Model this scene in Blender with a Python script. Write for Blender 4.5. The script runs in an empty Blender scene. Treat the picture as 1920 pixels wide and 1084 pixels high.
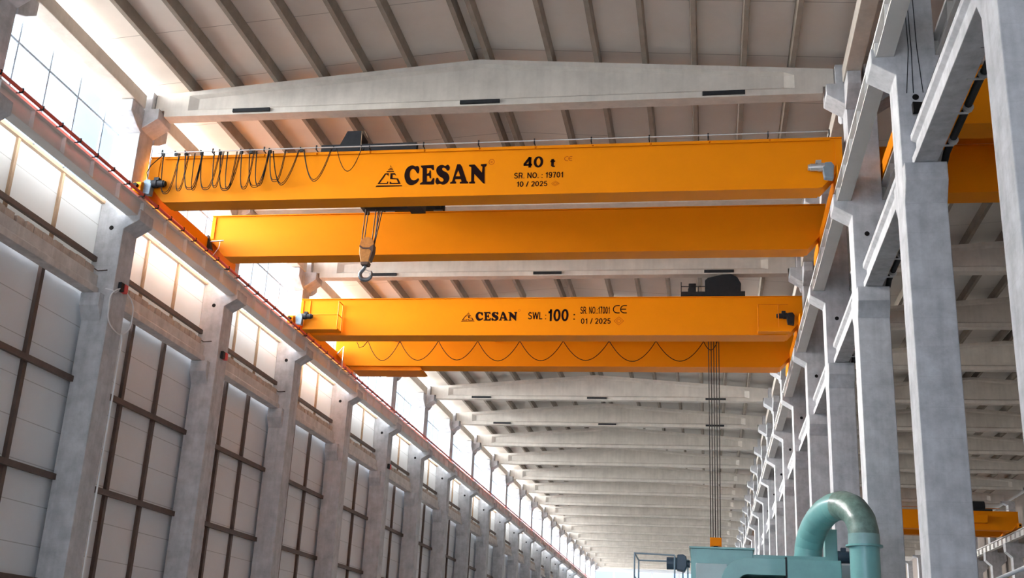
import bpy, math, random
from mathutils import Vector, Matrix
random.seed(7)
S = bpy.context.scene
COL = S.collection
PI = math.pi

# ------------------------------------------------------------------ camera
FPX, YAW, PIT, ROL = 2103.1, 0.18027, 0.32723, 0.0509
fw = Vector((-math.sin(YAW) * math.cos(PIT), math.cos(YAW) * math.cos(PIT), math.sin(PIT)))
r0 = Vector((math.cos(YAW), math.sin(YAW), 0))
u0 = r0.cross(fw)
rt = math.cos(ROL) * r0 + math.sin(ROL) * u0
up = -math.sin(ROL) * r0 + math.cos(ROL) * u0
cam = bpy.data.objects.new('camera', bpy.data.cameras.new('camera'))
COL.objects.link(cam)
m = Matrix((rt, up, -fw)).transposed().to_4x4()
m.translation = Vector((0, 0, 1.6))
cam.matrix_world = m
cam.data.sensor_width = 36
cam.data.lens = FPX / 1920 * 36
cam.data.clip_end = 600
S.camera = cam

# ------------------------------------------------------------------ sky and exposure
S.view_settings.view_transform = 'Standard'
S.view_settings.look = 'None'
S.view_settings.gamma = 1
S.view_settings.use_curve_mapping = False
S.view_settings.exposure = 0.0
SKY, SKY_BACK, SKY_LOW, SKY_SIDE = 1.35, 3.2, 46.0, 118.0
w = bpy.data.worlds.new('sky')
S.world = w
w.use_nodes = True
nt = w.node_tree
N = nt.nodes
Lk = nt.links.new
bg = N['Background']
tc = N.new('ShaderNodeTexCoord')
# hazy overcast sky: soft cloud patches between pale blue and white, with bright lobes added
# on the window side and behind the viewpoint, shaped to light the hall
nz = N.new('ShaderNodeTexNoise'); nz.inputs['Scale'].default_value = 2.2; nz.inputs['Detail'].default_value = 3
Lk(tc.outputs['Generated'], nz.inputs['Vector'])
rmp = N.new('ShaderNodeValToRGB')
rmp.color_ramp.elements[0].position = 0.33; rmp.color_ramp.elements[0].color = (0.42, 0.68, 1.1, 1)
rmp.color_ramp.elements[1].position = 0.50; rmp.color_ramp.elements[1].color = (1.05, 1.18, 1.3, 1)
Lk(nz.outputs['Fac'], rmp.inputs['Fac'])
def nmath(op, a, b=None):
    n = N.new('ShaderNodeMath'); n.operation = op
    for i, q in enumerate((a, b)):
        if q is None: continue
        if isinstance(q, (int, float)): n.inputs[i].default_value = q
        else: Lk(q, n.inputs[i])
    return n.outputs[0]
def nrange(v, a, b, c, d):
    n = N.new('ShaderNodeMapRange'); n.interpolation_type = 'SMOOTHSTEP'
    for k_, q in zip(('From Min', 'From Max', 'To Min', 'To Max'), (a, b, c, d)): n.inputs[k_].default_value = q
    Lk(v, n.inputs['Value']); return n.outputs['Result']
sep = N.new('ShaderNodeSeparateXYZ'); Lk(tc.outputs['Generated'], sep.inputs[0])
# low bright lobe added along the window side horizon to light the beams
low = nmath('MULTIPLY', nrange(nmath('ADD', nmath('MULTIPLY', sep.outputs['X'], -1.0), nmath('MULTIPLY', sep.outputs['Y'], -0.06)), 0.55, 1.0, 0.0, 1.0), nrange(sep.outputs['Z'], 0.05, 0.42, 1.0, 0.0))
dot = N.new('ShaderNodeVectorMath'); dot.operation = 'DOT_PRODUCT'
dot.inputs[1].default_value = Vector((-0.90, 0.10, 0.46)).normalized()
Lk(tc.outputs['Generated'], dot.inputs[0])
side_lobe = nrange(dot.outputs['Value'], 0.80, 0.98, 0.0, 1.0)  # strong lobe added to brighten the column faces towards the windows
strength = nmath('ADD', nmath('ADD', nmath('MULTIPLY', low, SKY_LOW), nmath('MULTIPLY', side_lobe, SKY_SIDE)), nmath('ADD', nmath('MULTIPLY', nrange(sep.outputs['Y'], -0.95, -0.3, 1.0, 0.0), SKY_BACK), SKY))  # sky behind the viewpoint raised as added fill
wm = N.new('ShaderNodeMix'); wm.data_type = 'RGBA'
Lk(nmath('MINIMUM', nmath('ADD', low, side_lobe), 1.0), wm.inputs['Factor'])
Lk(rmp.outputs['Color'], wm.inputs['A']); wm.inputs['B'].default_value = (1.0, 0.955, 0.90, 1)
Lk(wm.outputs['Result'], bg.inputs['Color'])
Lk(strength, bg.inputs['Strength'])
S.cycles.max_bounces = 10
S.cycles.diffuse_bounces = 6
S.cycles.transparent_max_bounces = 12
S.cycles.sample_clamp_indirect = 6

# ------------------------------------------------------------------ materials
def mat(name, col, rough=0.6, metal=0.0, var=0.0, scale=1.5, bump=0.0, bscale=12, streak=0.0, spec=0.5, coat=0.0):
    m = bpy.data.materials.new(name); m.use_nodes = True
    t = m.node_tree; b = t.nodes['Principled BSDF']
    b.inputs['Base Color'].default_value = (*col, 1)
    b.inputs['Roughness'].default_value = rough
    b.inputs['Metallic'].default_value = metal
    b.inputs['Specular IOR Level'].default_value = spec
    b.inputs['Coat Weight'].default_value = coat
    g = t.nodes.new('ShaderNodeNewGeometry')
    c = None
    if var:
        n = t.nodes.new('ShaderNodeTexNoise'); n.inputs['Scale'].default_value = scale
        n.inputs['Detail'].default_value = 6; n.inputs['Roughness'].default_value = 0.65
        t.links.new(g.outputs['Position'], n.inputs['Vector'])
        r = t.nodes.new('ShaderNodeValToRGB')
        r.color_ramp.elements[0].position = 0.3; r.color_ramp.elements[1].position = 0.7
        r.color_ramp.elements[0].color = (*[x * (1 - var) for x in col], 1)
        r.color_ramp.elements[1].color = (*[min(1, x * (1 + var)) for x in col], 1)
        t.links.new(n.outputs['Fac'], r.inputs['Fac'])
        c = r.outputs['Color']
    if streak:
        mp = t.nodes.new('ShaderNodeMapping'); mp.inputs['Scale'].default_value = (3.5, 3.5, 0.22)
        t.links.new(g.outputs['Position'], mp.inputs['Vector'])
        n2 = t.nodes.new('ShaderNodeTexNoise'); n2.inputs['Scale'].default_value = 1.6; n2.inputs['Detail'].default_value = 5
        t.links.new(mp.outputs['Vector'], n2.inputs['Vector'])
        r2 = t.nodes.new('ShaderNodeValToRGB')
        r2.color_ramp.elements[0].position = 0.42; r2.color_ramp.elements[1].position = 0.66
        r2.color_ramp.elements[0].color = (1, 1, 1, 1)
        r2.color_ramp.elements[1].color = (1 - streak, 1 - streak, 1 - streak * 0.95, 1)
        t.links.new(n2.outputs['Fac'], r2.inputs['Fac'])
        mx = t.nodes.new('ShaderNodeMix'); mx.data_type = 'RGBA'; mx.blend_type = 'MULTIPLY'
        mx.inputs['Factor'].default_value = 1
        if c: t.links.new(c, mx.inputs['A'])
        else: mx.inputs['A'].default_value = (*col, 1)
        t.links.new(r2.outputs['Color'], mx.inputs['B'])
        c = mx.outputs['Result']
    if c: t.links.new(c, b.inputs['Base Color'])
    if bump:
        n3 = t.nodes.new('ShaderNodeTexNoise'); n3.inputs['Scale'].default_value = bscale; n3.inputs['Detail'].default_value = 8
        t.links.new(g.outputs['Position'], n3.inputs['Vector'])
        bp = t.nodes.new('ShaderNodeBump'); bp.inputs['Strength'].default_value = bump; bp.inputs['Distance'].default_value = 0.02
        t.links.new(n3.outputs['Fac'], bp.inputs['Height'])
        t.links.new(bp.outputs['Normal'], b.inputs['Normal'])
    return m

def joints(m, axis, period, offset, width, dark):
    """thin dark joints between sandwich panels, every `period` metres along a world axis"""
    t = m.node_tree; b = t.nodes['Principled BSDF']
    g = t.nodes.new('ShaderNodeNewGeometry'); sp = t.nodes.new('ShaderNodeSeparateXYZ')
    t.links.new(g.outputs['Position'], sp.inputs[0])
    a = t.nodes.new('ShaderNodeMath'); a.operation = 'SUBTRACT'; a.inputs[1].default_value = offset
    t.links.new(sp.outputs['XYZ'.index(axis)], a.inputs[0])
    q = t.nodes.new('ShaderNodeMath'); q.operation = 'PINGPONG'; q.inputs[1].default_value = period / 2
    t.links.new(a.outputs[0], q.inputs[0])
    l = t.nodes.new('ShaderNodeMath'); l.operation = 'LESS_THAN'; l.inputs[1].default_value = width
    t.links.new(q.outputs[0], l.inputs[0])
    mx = t.nodes.new('ShaderNodeMix'); mx.data_type = 'RGBA'; mx.blend_type = 'MULTIPLY'
    mx.inputs['B'].default_value = (dark, dark, dark, 1)
    t.links.new(l.outputs[0], mx.inputs['Factor'])
    src = b.inputs['Base Color'].links
    if src: t.links.new(src[0].from_socket, mx.inputs['A'])
    else: mx.inputs['A'].default_value = b.inputs['Base Color'].default_value
    t.links.new(mx.outputs['Result'], b.inputs['Base Color'])
    return m

M = {
    'conc': joints(mat('column_concrete', (0.485, 0.491, 0.515), 0.85, var=0.21, scale=2.1, bump=0.4, bscale=8, streak=0.12, spec=0.2), 'Z', 0.62, 0.1, 0.009, 0.95),
    'beam': mat('beam_concrete', (0.58, 0.54, 0.49), 0.88, var=0.12, scale=1.1, bump=0.18, bscale=7, streak=0.07, spec=0.2),
    'purl': mat('purlin_concrete', (0.27, 0.235, 0.2), 0.9, var=0.15, scale=1.8, bump=0.2, bscale=9, spec=0.2),
    'ledge': mat('ledger_concrete', (0.60, 0.565, 0.545), 0.9, var=0.18, scale=1.6, bump=0.25, streak=0.12, spec=0.2),
    'block': mat('block_concrete', (0.47, 0.385, 0.33), 0.9, var=0.25, scale=2.5, bump=0.2, spec=0.2),
    'roof': joints(mat('roof_panel', (0.68, 0.645, 0.60), 0.6, var=0.06, scale=0.5, spec=0.3), 'Y', 2.95, 25.1, 0.014, 0.5),
    'clad': joints(mat('wall_panel', (0.755, 0.79, 0.835), 0.5, var=0.04, scale=0.4, spec=0.35), 'Z', 1.13, 10.0, 0.013, 0.62),
    'steel': mat('brown_steel', (0.085, 0.055, 0.045), 0.6, var=0.25, scale=3, bump=0.05),
    'tan': mat('tan_steel', (0.33, 0.22, 0.14), 0.6, var=0.2, scale=3),
    'girder': mat('grey_girder', (0.70, 0.69, 0.675), 0.55, var=0.06, scale=1.2),
    'rail': mat('rail_steel', (0.25, 0.23, 0.22), 0.45, 0.8, var=0.15, scale=4),
    'red': mat('red_busbar', (0.66, 0.075, 0.045), 0.45, var=0.08, scale=3),
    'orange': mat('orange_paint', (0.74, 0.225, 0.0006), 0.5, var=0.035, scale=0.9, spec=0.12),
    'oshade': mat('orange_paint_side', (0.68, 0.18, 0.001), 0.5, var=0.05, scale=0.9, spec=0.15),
    'black': mat('black_rubber', (0.010, 0.008, 0.008), 0.7, spec=0.1),
    'letter': mat('letter_paint', (0.012, 0.004, 0.004), 0.7, spec=0.05),
    'mark': mat('faded_mark', (0.36, 0.06, 0.004), 0.6, spec=0.1),
    'blueg': mat('motor_blue_grey', (0.20, 0.27, 0.33), 0.45, 0.2, var=0.1, scale=6),
    'dark': mat('dark_machine', (0.017, 0.019, 0.023), 0.6, 0.0, var=0.2, scale=6, spec=0.2),
    'galv': mat('galvanised', (0.55, 0.56, 0.57), 0.38, 0.7, var=0.1, scale=6),
    'rope': mat('wire_rope', (0.03, 0.022, 0.02), 0.6, 0.0, spec=0.2),
    'hook': mat('hook_steel', (0.15, 0.18, 0.21), 0.35, 0.6, var=0.2, scale=8),
    'hblock': mat('hook_block_paint', (0.50, 0.24, 0.06), 0.5, var=0.25, scale=7),
    'green': mat('green_paint', (0.14, 0.335, 0.335), 0.38, var=0.1, scale=2.0, bump=0.05, bscale=4, coat=0.2),
    'wrap': mat('duct_wrap', (0.115, 0.185, 0.165), 0.34, var=0.4, scale=5, bump=1.0, bscale=5.5, coat=0.2),
    'pale': mat('pale_panel', (0.40, 0.47, 0.48), 0.4, var=0.06, scale=2),
    'collar': mat('duct_collar_paint', (0.19, 0.33, 0.33), 0.35, var=0.1, scale=3),
    'navy': mat('navy_motor', (0.02, 0.045, 0.075), 0.42, var=0.2, scale=6),
    'white': mat('white_plastic', (0.75, 0.77, 0.80), 0.4),
    'mull': mat('window_bar', (0.26, 0.33, 0.42), 0.5),
    'floor': mat('floor_concrete', (0.58, 0.58, 0.585), 0.7, var=0.12, scale=0.35, spec=0.3),
    'ground': mat('pale_gravel', (0.20, 0.19, 0.18), 0.9, var=0.1, scale=0.4),
    'asphalt': mat('dark_asphalt', (0.10, 0.098, 0.095), 0.85, var=0.15, scale=0.5),  # side hall dimness put into a darkened floor colour
    'brick': mat('dark_brick', (0.22, 0.18, 0.16), 0.85, var=0.15, scale=0.8),  # far wall colour darkened so the side hall looks dim
    'pink': mat('red_box', (0.65, 0.06, 0.07), 0.5),
}
gm = bpy.data.materials.new('window_glass'); gm.use_nodes = True
t = gm.node_tree; t.nodes.clear()
o_ = t.nodes.new('ShaderNodeOutputMaterial'); tr = t.nodes.new('ShaderNodeBsdfTransparent')
tr.inputs['Color'].default_value = (0.94, 0.97, 0.98, 1)
gl = t.nodes.new('ShaderNodeBsdfGlossy'); gl.inputs['Roughness'].default_value = 0.03
fr = t.nodes.new('ShaderNodeFresnel'); fr.inputs['IOR'].default_value = 1.35
mx = t.nodes.new('ShaderNodeMixShader')
t.links.new(fr.outputs[0], mx.inputs[0]); t.links.new(tr.outputs[0], mx.inputs[1]); t.links.new(gl.outputs[0], mx.inputs[2])
t.links.new(mx.outputs[0], o_.inputs[0])
M['glass'] = gm
# thin pale panels under the windows let a little daylight through
cu_ = M['clad'].copy(); cu_.name = 'thin_wall_panel'; M['clad_up'] = cu_
t = cu_.node_tree; pb = t.nodes['Principled BSDF']; om = t.nodes['Material Output']
tl = t.nodes.new('ShaderNodeBsdfTranslucent'); tl.inputs['Color'].default_value = (0.9, 0.87, 0.78, 1)
ms = t.nodes.new('ShaderNodeMixShader'); ms.inputs[0].default_value = 0.006
t.links.new(pb.outputs[0], ms.inputs[1]); t.links.new(tl.outputs[0], ms.inputs[2]); t.links.new(ms.outputs[0], om.inputs['Surface'])

# ------------------------------------------------------------------ mesh helpers
class MB:
    def __init__(self): self.v = []; self.f = []; self.sm = []
    def add(self, vs, fs, smooth=False):
        n = len(self.v); self.v += [tuple(x) for x in vs]
        for f in fs: self.f.append([i + n for i in f]); self.sm.append(smooth)
        return self
    def box(self, x0, x1, y0, y1, z0, z1):
        x0, x1 = sorted((x0, x1)); y0, y1 = sorted((y0, y1)); z0, z1 = sorted((z0, z1))
        v = [(x, y, z) for x in (x0, x1) for y in (y0, y1) for z in (z0, z1)]
        return self.add(v, [(0, 1, 3, 2), (4, 6, 7, 5), (0, 4, 5, 1), (2, 3, 7, 6), (0, 2, 6, 4), (1, 5, 7, 3)])
    def prism(self, poly, a0, a1, axis='Y'):
        """poly of 2D points swept along an axis: 'Y' -> (x,z), 'X' -> (y,z), 'Z' -> (x,y)"""
        def p(q, a):
            return (q[0], a, q[1]) if axis == 'Y' else (a, q[0], q[1]) if axis == 'X' else (q[0], q[1], a)
        ar = sum(poly[i][0] * poly[(i + 1) % len(poly)][1] - poly[(i + 1) % len(poly)][0] * poly[i][1] for i in range(len(poly)))
        if ar < 0: poly = poly[::-1]
        n = len(poly)
        v = [p(q, a0) for q in poly] + [p(q, a1) for q in poly]
        f = [(i, i + n, (i + 1) % n + n, (i + 1) % n) for i in range(n)] + [tuple(range(n)), tuple(range(2 * n - 1, n - 1, -1))]
        if axis in 'XZ': f = [x[::-1] for x in f]
        return self.add(v, f)
    def tube(self, pts, r, n=8, caps=True, smooth=True):
        pts = [Vector(p) for p in pts]; rs = r if isinstance(r, (list, tuple)) else [r] * len(pts)
        v = []; f = []; prev = None
        for i, p in enumerate(pts):
            d = (pts[min(i + 1, len(pts) - 1)] - pts[max(i - 1, 0)]).normalized()
            if prev is None:
                a = d.orthogonal().normalized()
            else:
                a = (prev - d * prev.dot(d))
                a = a.normalized() if a.length > 1e-6 else d.orthogonal().normalized()
            prev = a; b = d.cross(a)
            for k in range(n):
                an = 2 * PI * k / n
                v.append(p + (a * math.cos(an) + b * math.sin(an)) * rs[i])
        for i in range(len(pts) - 1):
            for k in range(n):
                f.append((i * n + k, i * n + (k + 1) % n, (i + 1) * n + (k + 1) % n, (i + 1) * n + k))
        self.add(v, f, smooth)
        if caps:
            e = (len(pts) - 1) * n
            self.add(v[:n], [tuple(range(n - 1, -1, -1))]); self.add(v[e:], [tuple(range(n))])
        return self
    def cyl(self, p0, p1, r, n=16): return self.tube([p0, p1], r, n)
    def build(self, name, m, parent=None, bevel=0):
        me = bpy.data.meshes.new(name)
        me.from_pydata(self.v, [], self.f); me.polygons.foreach_set('use_smooth', self.sm)
        me.materials.append(M[m] if isinstance(m, str) else m); me.update()
        return link(name, me, parent, bevel)

def link(name, me, parent=None, bevel=0):
    o = bpy.data.objects.new(name, me); COL.objects.link(o)
    if parent: o.parent = parent
    if bevel:
        b = o.modifiers.new('edge', 'BEVEL'); b.width = bevel; b.segments = 2; b.limit_method = 'ANGLE'; b.angle_limit = 0.6
    return o
def tag(o, label, cat, group=None, kind=None):
    o['label'] = label; o['category'] = cat
    if group: o['group'] = group
    o['kind'] = kind or 'thing'
    return o
def struct(o, label=None):
    o['kind'] = 'structure'
    if label: o['label'] = label
    return o
def thing(name, loc, label, cat, group=None):
    o = bpy.data.objects.new(name, None); COL.objects.link(o); o.location = loc
    return tag(o, label, cat, group)
def dup(o, loc, label=None):
    def cp(s, p):
        c = s.copy(); COL.objects.link(c)
        if p: c.parent = p
        for ch in s.children: cp(ch, c)
        return c
    c = cp(o, None); c.location = loc
    if label: c['label'] = label
    return c
ORD = ['', 'first', 'second', 'third', 'fourth', 'fifth', 'sixth', 'seventh', 'eighth', 'ninth', 'tenth', 'eleventh', 'twelfth',
       'thirteenth', 'fourteenth', 'fifteenth', 'sixteenth', 'seventeenth', 'eighteenth', 'nineteenth', 'twentieth', 'twenty-first',
       'twenty-second', 'twenty-third', 'twenty-fourth']

# ------------------------------------------------------------------ grid of the place (metres)
BAY, CT = 8.0, 0.9
Y0 = 22.78
def Yk(k): return Y0 + BAY * k
KEND = 21
XL, XR = -18.33, 4.155            # hall faces of the two column rows
CD = 0.865                        # depth of the middle row columns
XM = XR + CD / 2
HC = (XL + XR) / 2                # middle of the main hall
HC2 = 2 * XM - HC                 # middle of the side hall
ZG = 14.83                        # crane girder seat
ZR = 15.60                        # top of crane rail
XF_WALL = HC2 + (HC - XL) + 1.45
def ztop(d): return 20.1 - 0.077 * abs(d)   # roof beam top, d metres from the ridge

# ------------------------------------------------------------------ setting
struct(MB().box(-160, -19.6, -120, Yk(KEND) + 12, -0.3, 0).build('ground', 'ground'), 'pale gravel yard outside the windows')
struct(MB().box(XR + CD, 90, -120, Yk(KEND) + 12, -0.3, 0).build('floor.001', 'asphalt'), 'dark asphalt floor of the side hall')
fl = MB().box(-19.6, XR + CD, -120, Yk(KEND) + 12, -0.3, 0)
struct(fl.build('floor', 'floor'), 'grey concrete floor of the hall')
RY0 = Yk(-6)
YE = Yk(KEND) + 1.8
def roof(c, name):
    b = MB()
    for s in (-1, 1):
        e_ = 12.9 if c > 0 and s > 0 else 11.7
        h = [(c, ztop(0) + 0.40), (c + s * e_, ztop(e_) + 0.40), (c + s * e_, ztop(e_) + 0.55), (c, ztop(0) + 0.55)]
        b.prism(h, RY0, YE)
    return struct(b.build(name, 'roof'))
roof(HC, 'ceiling')['label'] = 'pale roof panels over the main hall'
roof(HC2, 'ceiling.001')['label'] = 'pale roof panels over the dim side hall'
# window wall: cladding below the window band, and a light blocker added over its unseen stretch
wl = MB()
wl.box(-19.47, -19.37, RY0, YE, 0, 12.6)
wl.box(-19.35, -19.25, RY0, Yk(0), 15.32, 19.6)  # unseen panel added across the window band to block light near the viewpoint
struct(wl.build('wall_left', 'clad'), 'pale sandwich panels of the lower window wall')
struct(MB().add([(-19.25, RY0, 12.6), (-19.25, YE, 12.6), (-19.25, YE, 15.32), (-19.25, RY0, 15.32)], [(0, 1, 2, 3)]).build('wall_left.001', 'clad_up'), 'pale panels of the window wall under the windows')
# far wall of the side hall
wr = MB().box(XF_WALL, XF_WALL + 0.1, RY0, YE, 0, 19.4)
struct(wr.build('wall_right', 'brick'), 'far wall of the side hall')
# end walls: gable over a big bright opening in the main hall, closed wall in the side hall
we = MB().prism([(XL - 1, 18.0), (XR, 18.0), (XR, 19.8), (HC, 20.6), (XL - 1, 19.8)], YE, YE + 0.2)
we.box(XR, HC2 + 12.7, YE, YE + 0.2, 0, 20.6)
struct(we.build('wall_end', 'clad'), 'end gable over the bright opening')
wb = MB().box(XL - 1.1, XR, RY0 - 0.2, RY0, 16.5, 20.6)  # unseen wall, its opening sized to control light from behind
wb.box(XR, HC2 + 12.7, RY0 - 0.2, RY0, 0.0, 20.6)
struct(wb.build('wall_back', 'clad'), 'wall over the gate behind the viewpoint')
for i, x in enumerate((-15.4, -12.2, -9.1, -4.6)):
    struct(MB().box(x - 0.15, x + 0.15, YE, YE + 0.25, 0, 18.0).build('trim_%d' % (i + 1), 'white'), 'white post in the bright end opening, %s from the window wall' % ORD[i + 1])

# clerestory windows, one per bay
def window(k):
    wn = MB()
    y0, y1 = Yk(k) + CT, Yk(k + 1)
    x = -19.1
    for i in range(5):
        y = Yk(k) + 0.62 + 1.6 * i + 0.55
        if i == 0: continue
        yy = Yk(k) + 0.62 + 1.6 * i
        wn.box(x - 0.03, x + 0.03, yy - 0.032, yy + 0.032, 15.32, 19.25)
    wn.box(x - 0.03, x + 0.03, y0 + 0.03, y0 + 0.13, 15.32, 19.25)
    for z in (16.5, 17.72, 18.98):
        wn.box(x - 0.025, x + 0.025, y0, y1, z - 0.032, z + 0.032)
    f = wn.build('window_%d' % (k + 1), 'mull'); struct(f, 'barred clerestory window, %s bay from the camera end' % ORD[k + 1])
    p = MB().add([(x, y0, 15.3), (x, y1, 15.3), (x, y1, 19.6), (x, y0, 19.6)], [(0, 1, 2, 3)])
    struct(p.build('pane', 'glass', f))
for k in range(0, KEND): window(k)

# ------------------------------------------------------------------ columns
def side_profile(back):
    """outline (h towards the hall, z) of a column with crane corbel and roof corbel on one side"""
    return [(0, 0), (0, 14.37), (0.50, 14.67), (0.50, 15.04), (0.43, 15.04), (0.40, ZG), (0, ZG),
            (0, 17.92), (0.55, 18.28), (0.55, 18.64), (0.27, 18.64), (0.27, 19.27), (back, 19.27)]
def wall_column():
    b = MB()
    pr = side_profile(-0.30) + [(-0.30, 18.55), (-0.91, 18.55), (-0.91, 0)]
    b.prism([(XL + h, z) for h, z in pr], 0, CT)
    for s in (-1, 1):
        y = 0 if s < 0 else CT
        # corbels for the ledger beam and for the eave beam
        b.prism([(y, 11.28), (y + s * 0.27, 11.72), (y + s * 0.27, 12.13), (y, 12.13)], XL - 0.91, XL - 0.25, 'X')
        b.prism([(y, 17.75), (y + s * 0.40, 17.93), (y + s * 0.80, 18.20), (y + s * 0.80, 18.60), (y, 18.60)], XL - 0.45, XL + 0.04, 'X')
    return b
def mid_column():
    b = MB()
    L = side_profile(0)[:-1]
    pr = [(XR - h, z) for h, z in L] + [(XR - 0.27, 19.27), (XR + 0.3, 19.27), (XR + 0.3, 18.6)]
    pr2 = [(XR + CD + h, z) for h, z in L] + [(XR + CD + 0.27, 19.27), (XR + CD - 0.3, 19.27), (XR + CD - 0.3, 18.6)]
    b.prism(pr + pr2[::-1], 0, CT)
    for s in (-1, 1):
        y = 0 if s < 0 else CT
        b.prism([(y, 11.28), (y + s * 0.27, 11.72), (y + s * 0.27, 12.13), (y, 12.13)], XR, XR + CD, 'X')
        for xa in (XR - 0.04, XR + CD - 0.36):
            b.prism([(y, 17.75), (y + s * 0.40, 17.93), (y + s * 0.80, 18.20), (y + s * 0.80, 18.60), (y, 18.60)], xa, xa + 0.40, 'X')
    return b
XF = HC2 + (HC - XL)              # hall face of the far side hall columns
def far_column():
    b = MB()
    pr = [(XF, 0), (XF, 13.55), (XF - 0.55, 14.05), (XF - 0.55, ZG), (XF, ZG), (XF, 18.3), (XF - 0.5, 18.5), (XF - 0.5, 18.64), (XF + 0.6, 18.64), (XF + 0.6, ZG), (XF + 1.4, ZG), (XF + 1.4, 14.05), (XF + 0.85, 13.55), (XF + 0.85, 0)]
    b.prism(pr, 0, CT)
    return b
WC = wall_column().build('concrete_column', 'conc', None, 0.02)
MC = mid_column().build('concrete_column', 'conc', None, 0.02)
FC = far_column().build('concrete_column', 'conc')
HOLE = MB().cyl((XL - 0.42, 0.02, 14.40), (XL - 0.42, -0.012, 14.40), 0.075, 14).build('sleeve_hole', 'black', WC)  # black disc on the face, painting the dark inside of a hole
MB().cyl((XR + 0.38, 0.02, 13.80), (XR + 0.38, -0.012, 13.80), 0.07, 14).build('sleeve_hole', 'black', MC)  # same black disc for a hole's dark inside
for k in range(0, KEND + 1):
    lb = 'grey corbelled concrete column of the window wall, %s from the camera end' % ORD[k + 1]
    o = WC if k == 0 else dup(WC, (0, Yk(k), 0))
    o.location = (0, Yk(k), 0); tag(o, lb, 'column', 'columns of the window wall')
for k in range(-1, 17):
    lb = 'grey concrete column between the two halls, %s from the camera end' % ORD[k + 2]
    if k == -1: lb = 'big pale concrete column cut by the picture edge, first of the row between the halls'
    o = MC if k == -1 else dup(MC, (0, Yk(k), 0))
    o.location = (0, Yk(k), 0); tag(o, lb, 'column', 'columns between the two halls')
for n_, k in enumerate((10, 11, 12, 13, 17, 18)):
    o = FC if k == 10 else dup(FC, (0, Yk(k), 0))
    o.location = (0, Yk(k), 0)
    tag(o, 'corbelled concrete column of the far side hall row, %s in view' % ORD[n_ + 1], 'column', 'columns of the side hall outer row')

# ------------------------------------------------------------------ roof beams
def roof_beam(c):
    """tapered double-pitch concrete beam along X: solid dapped ends, I-shaped span"""
    b = MB()
    hw = XR - HC
    xs = [-hw + 0.29, -hw + 0.62, -hw + 0.63, -hw + 1.45, -hw + 1.75, -5, 0, 5, hw - 1.75, hw - 1.45, hw - 0.63, hw - 0.62, hw - 0.29]
    rings = []
    for x in xs:
        zt = ztop(x); ax = abs(x)
        zb = 18.66 if ax > hw - 0.625 else 18.44
        solid = ax > hw - 1.6
        F = 0.24; Wb = F if solid else 0.11
        z1, z2 = zb + (0.02 if ax > hw - 0.625 else 0.20), zb + (0.04 if ax > hw - 0.625 else 0.30)
        z4 = zt - 0.16; z3 = z4 - 0.09
        rings.append([(x, y, z) for y, z in ((-F, zb), (F, zb), (F, z1), (Wb, z2), (Wb, z3), (F, z4), (F, zt), (-F, zt), (-F, z4), (-Wb, z3), (-Wb, z2), (-F, z1))])
    n = 12; v = [p for r in rings for p in r]; f = []
    for i in range(len(xs) - 1):
        for j in range(n):
            f.append((i * n + j, (i + 1) * n + j, (i + 1) * n + (j + 1) % n, i * n + (j + 1) % n))
    f.append(tuple(range(n))); f.append(tuple(range(len(v) - 1, len(v) - n - 1, -1)))
    b.add([(x + c, y, z) for x, y, z in v], f)
    return b
RB = roof_beam(HC).build('roof_beam', 'beam', None, 0.012)
RB2 = roof_beam(HC2).build('roof_beam', 'beam')
def yc(k): return Yk(k) + CT / 2
BEAM_LABEL = {1: 'tapered pale concrete roof beam across the hall in front of the 40 t crane',
              2: 'concrete roof beam glimpsed between the two girders of the 40 t crane',
              3: 'concrete roof beam seen between the 40 t crane and the 100 t crane'}
for k in [1, 2, 3] + list(range(6, KEND + 1)):
    o = RB if k == 1 else dup(RB, (0, 0, 0))
    o.location = (0, yc(k), 0)
    tag(o, BEAM_LABEL.get(k, 'pale concrete roof beam, %s one past the 100 t crane' % ORD[max(1, k - 5)]), 'roof beam', 'roof beams of the main hall')
for n_, k in enumerate(list(range(3, 13)) + [15, 16, 17]):
    o = RB2 if n_ == 0 else dup(RB2, (0, 0, 0))
    o.location = (0, yc(k), 0)
    tag(o, 'concrete roof beam of the dim side hall, %s in view from the camera end' % ORD[n_ + 1], 'roof beam', 'roof beams of the side hall')

# slim dark fixtures on the beam faces
def fixture():
    b = MB()
    b.box(-0.64, 0.64, -0.07, 0.0, -0.06, 0.06)
    return b
FX = fixture().build('strip_light', 'dark')
fxn = 0
for k in (1, 3, 6, 7):
    for j, x in enumerate((-14.62, -6.98, 0.6)):
        o = FX if fxn == 0 else dup(FX, (0, 0, 0))
        fxn += 1
        o.location = (x, yc(k) - 0.242, 18.555)
        where = ('nearer the window wall', 'under the ridge', 'nearer the middle columns')[j]
        bn = {1: 'the beam before the 40 t crane', 3: 'the beam between the two cranes'}.get(k, 'the %s beam past the 100 t crane' % ORD[max(1, k - 5)])
        tag(o, 'dark slim fixture %s on %s' % (where, bn), 'light', 'slim light housings on the roof beams')

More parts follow.
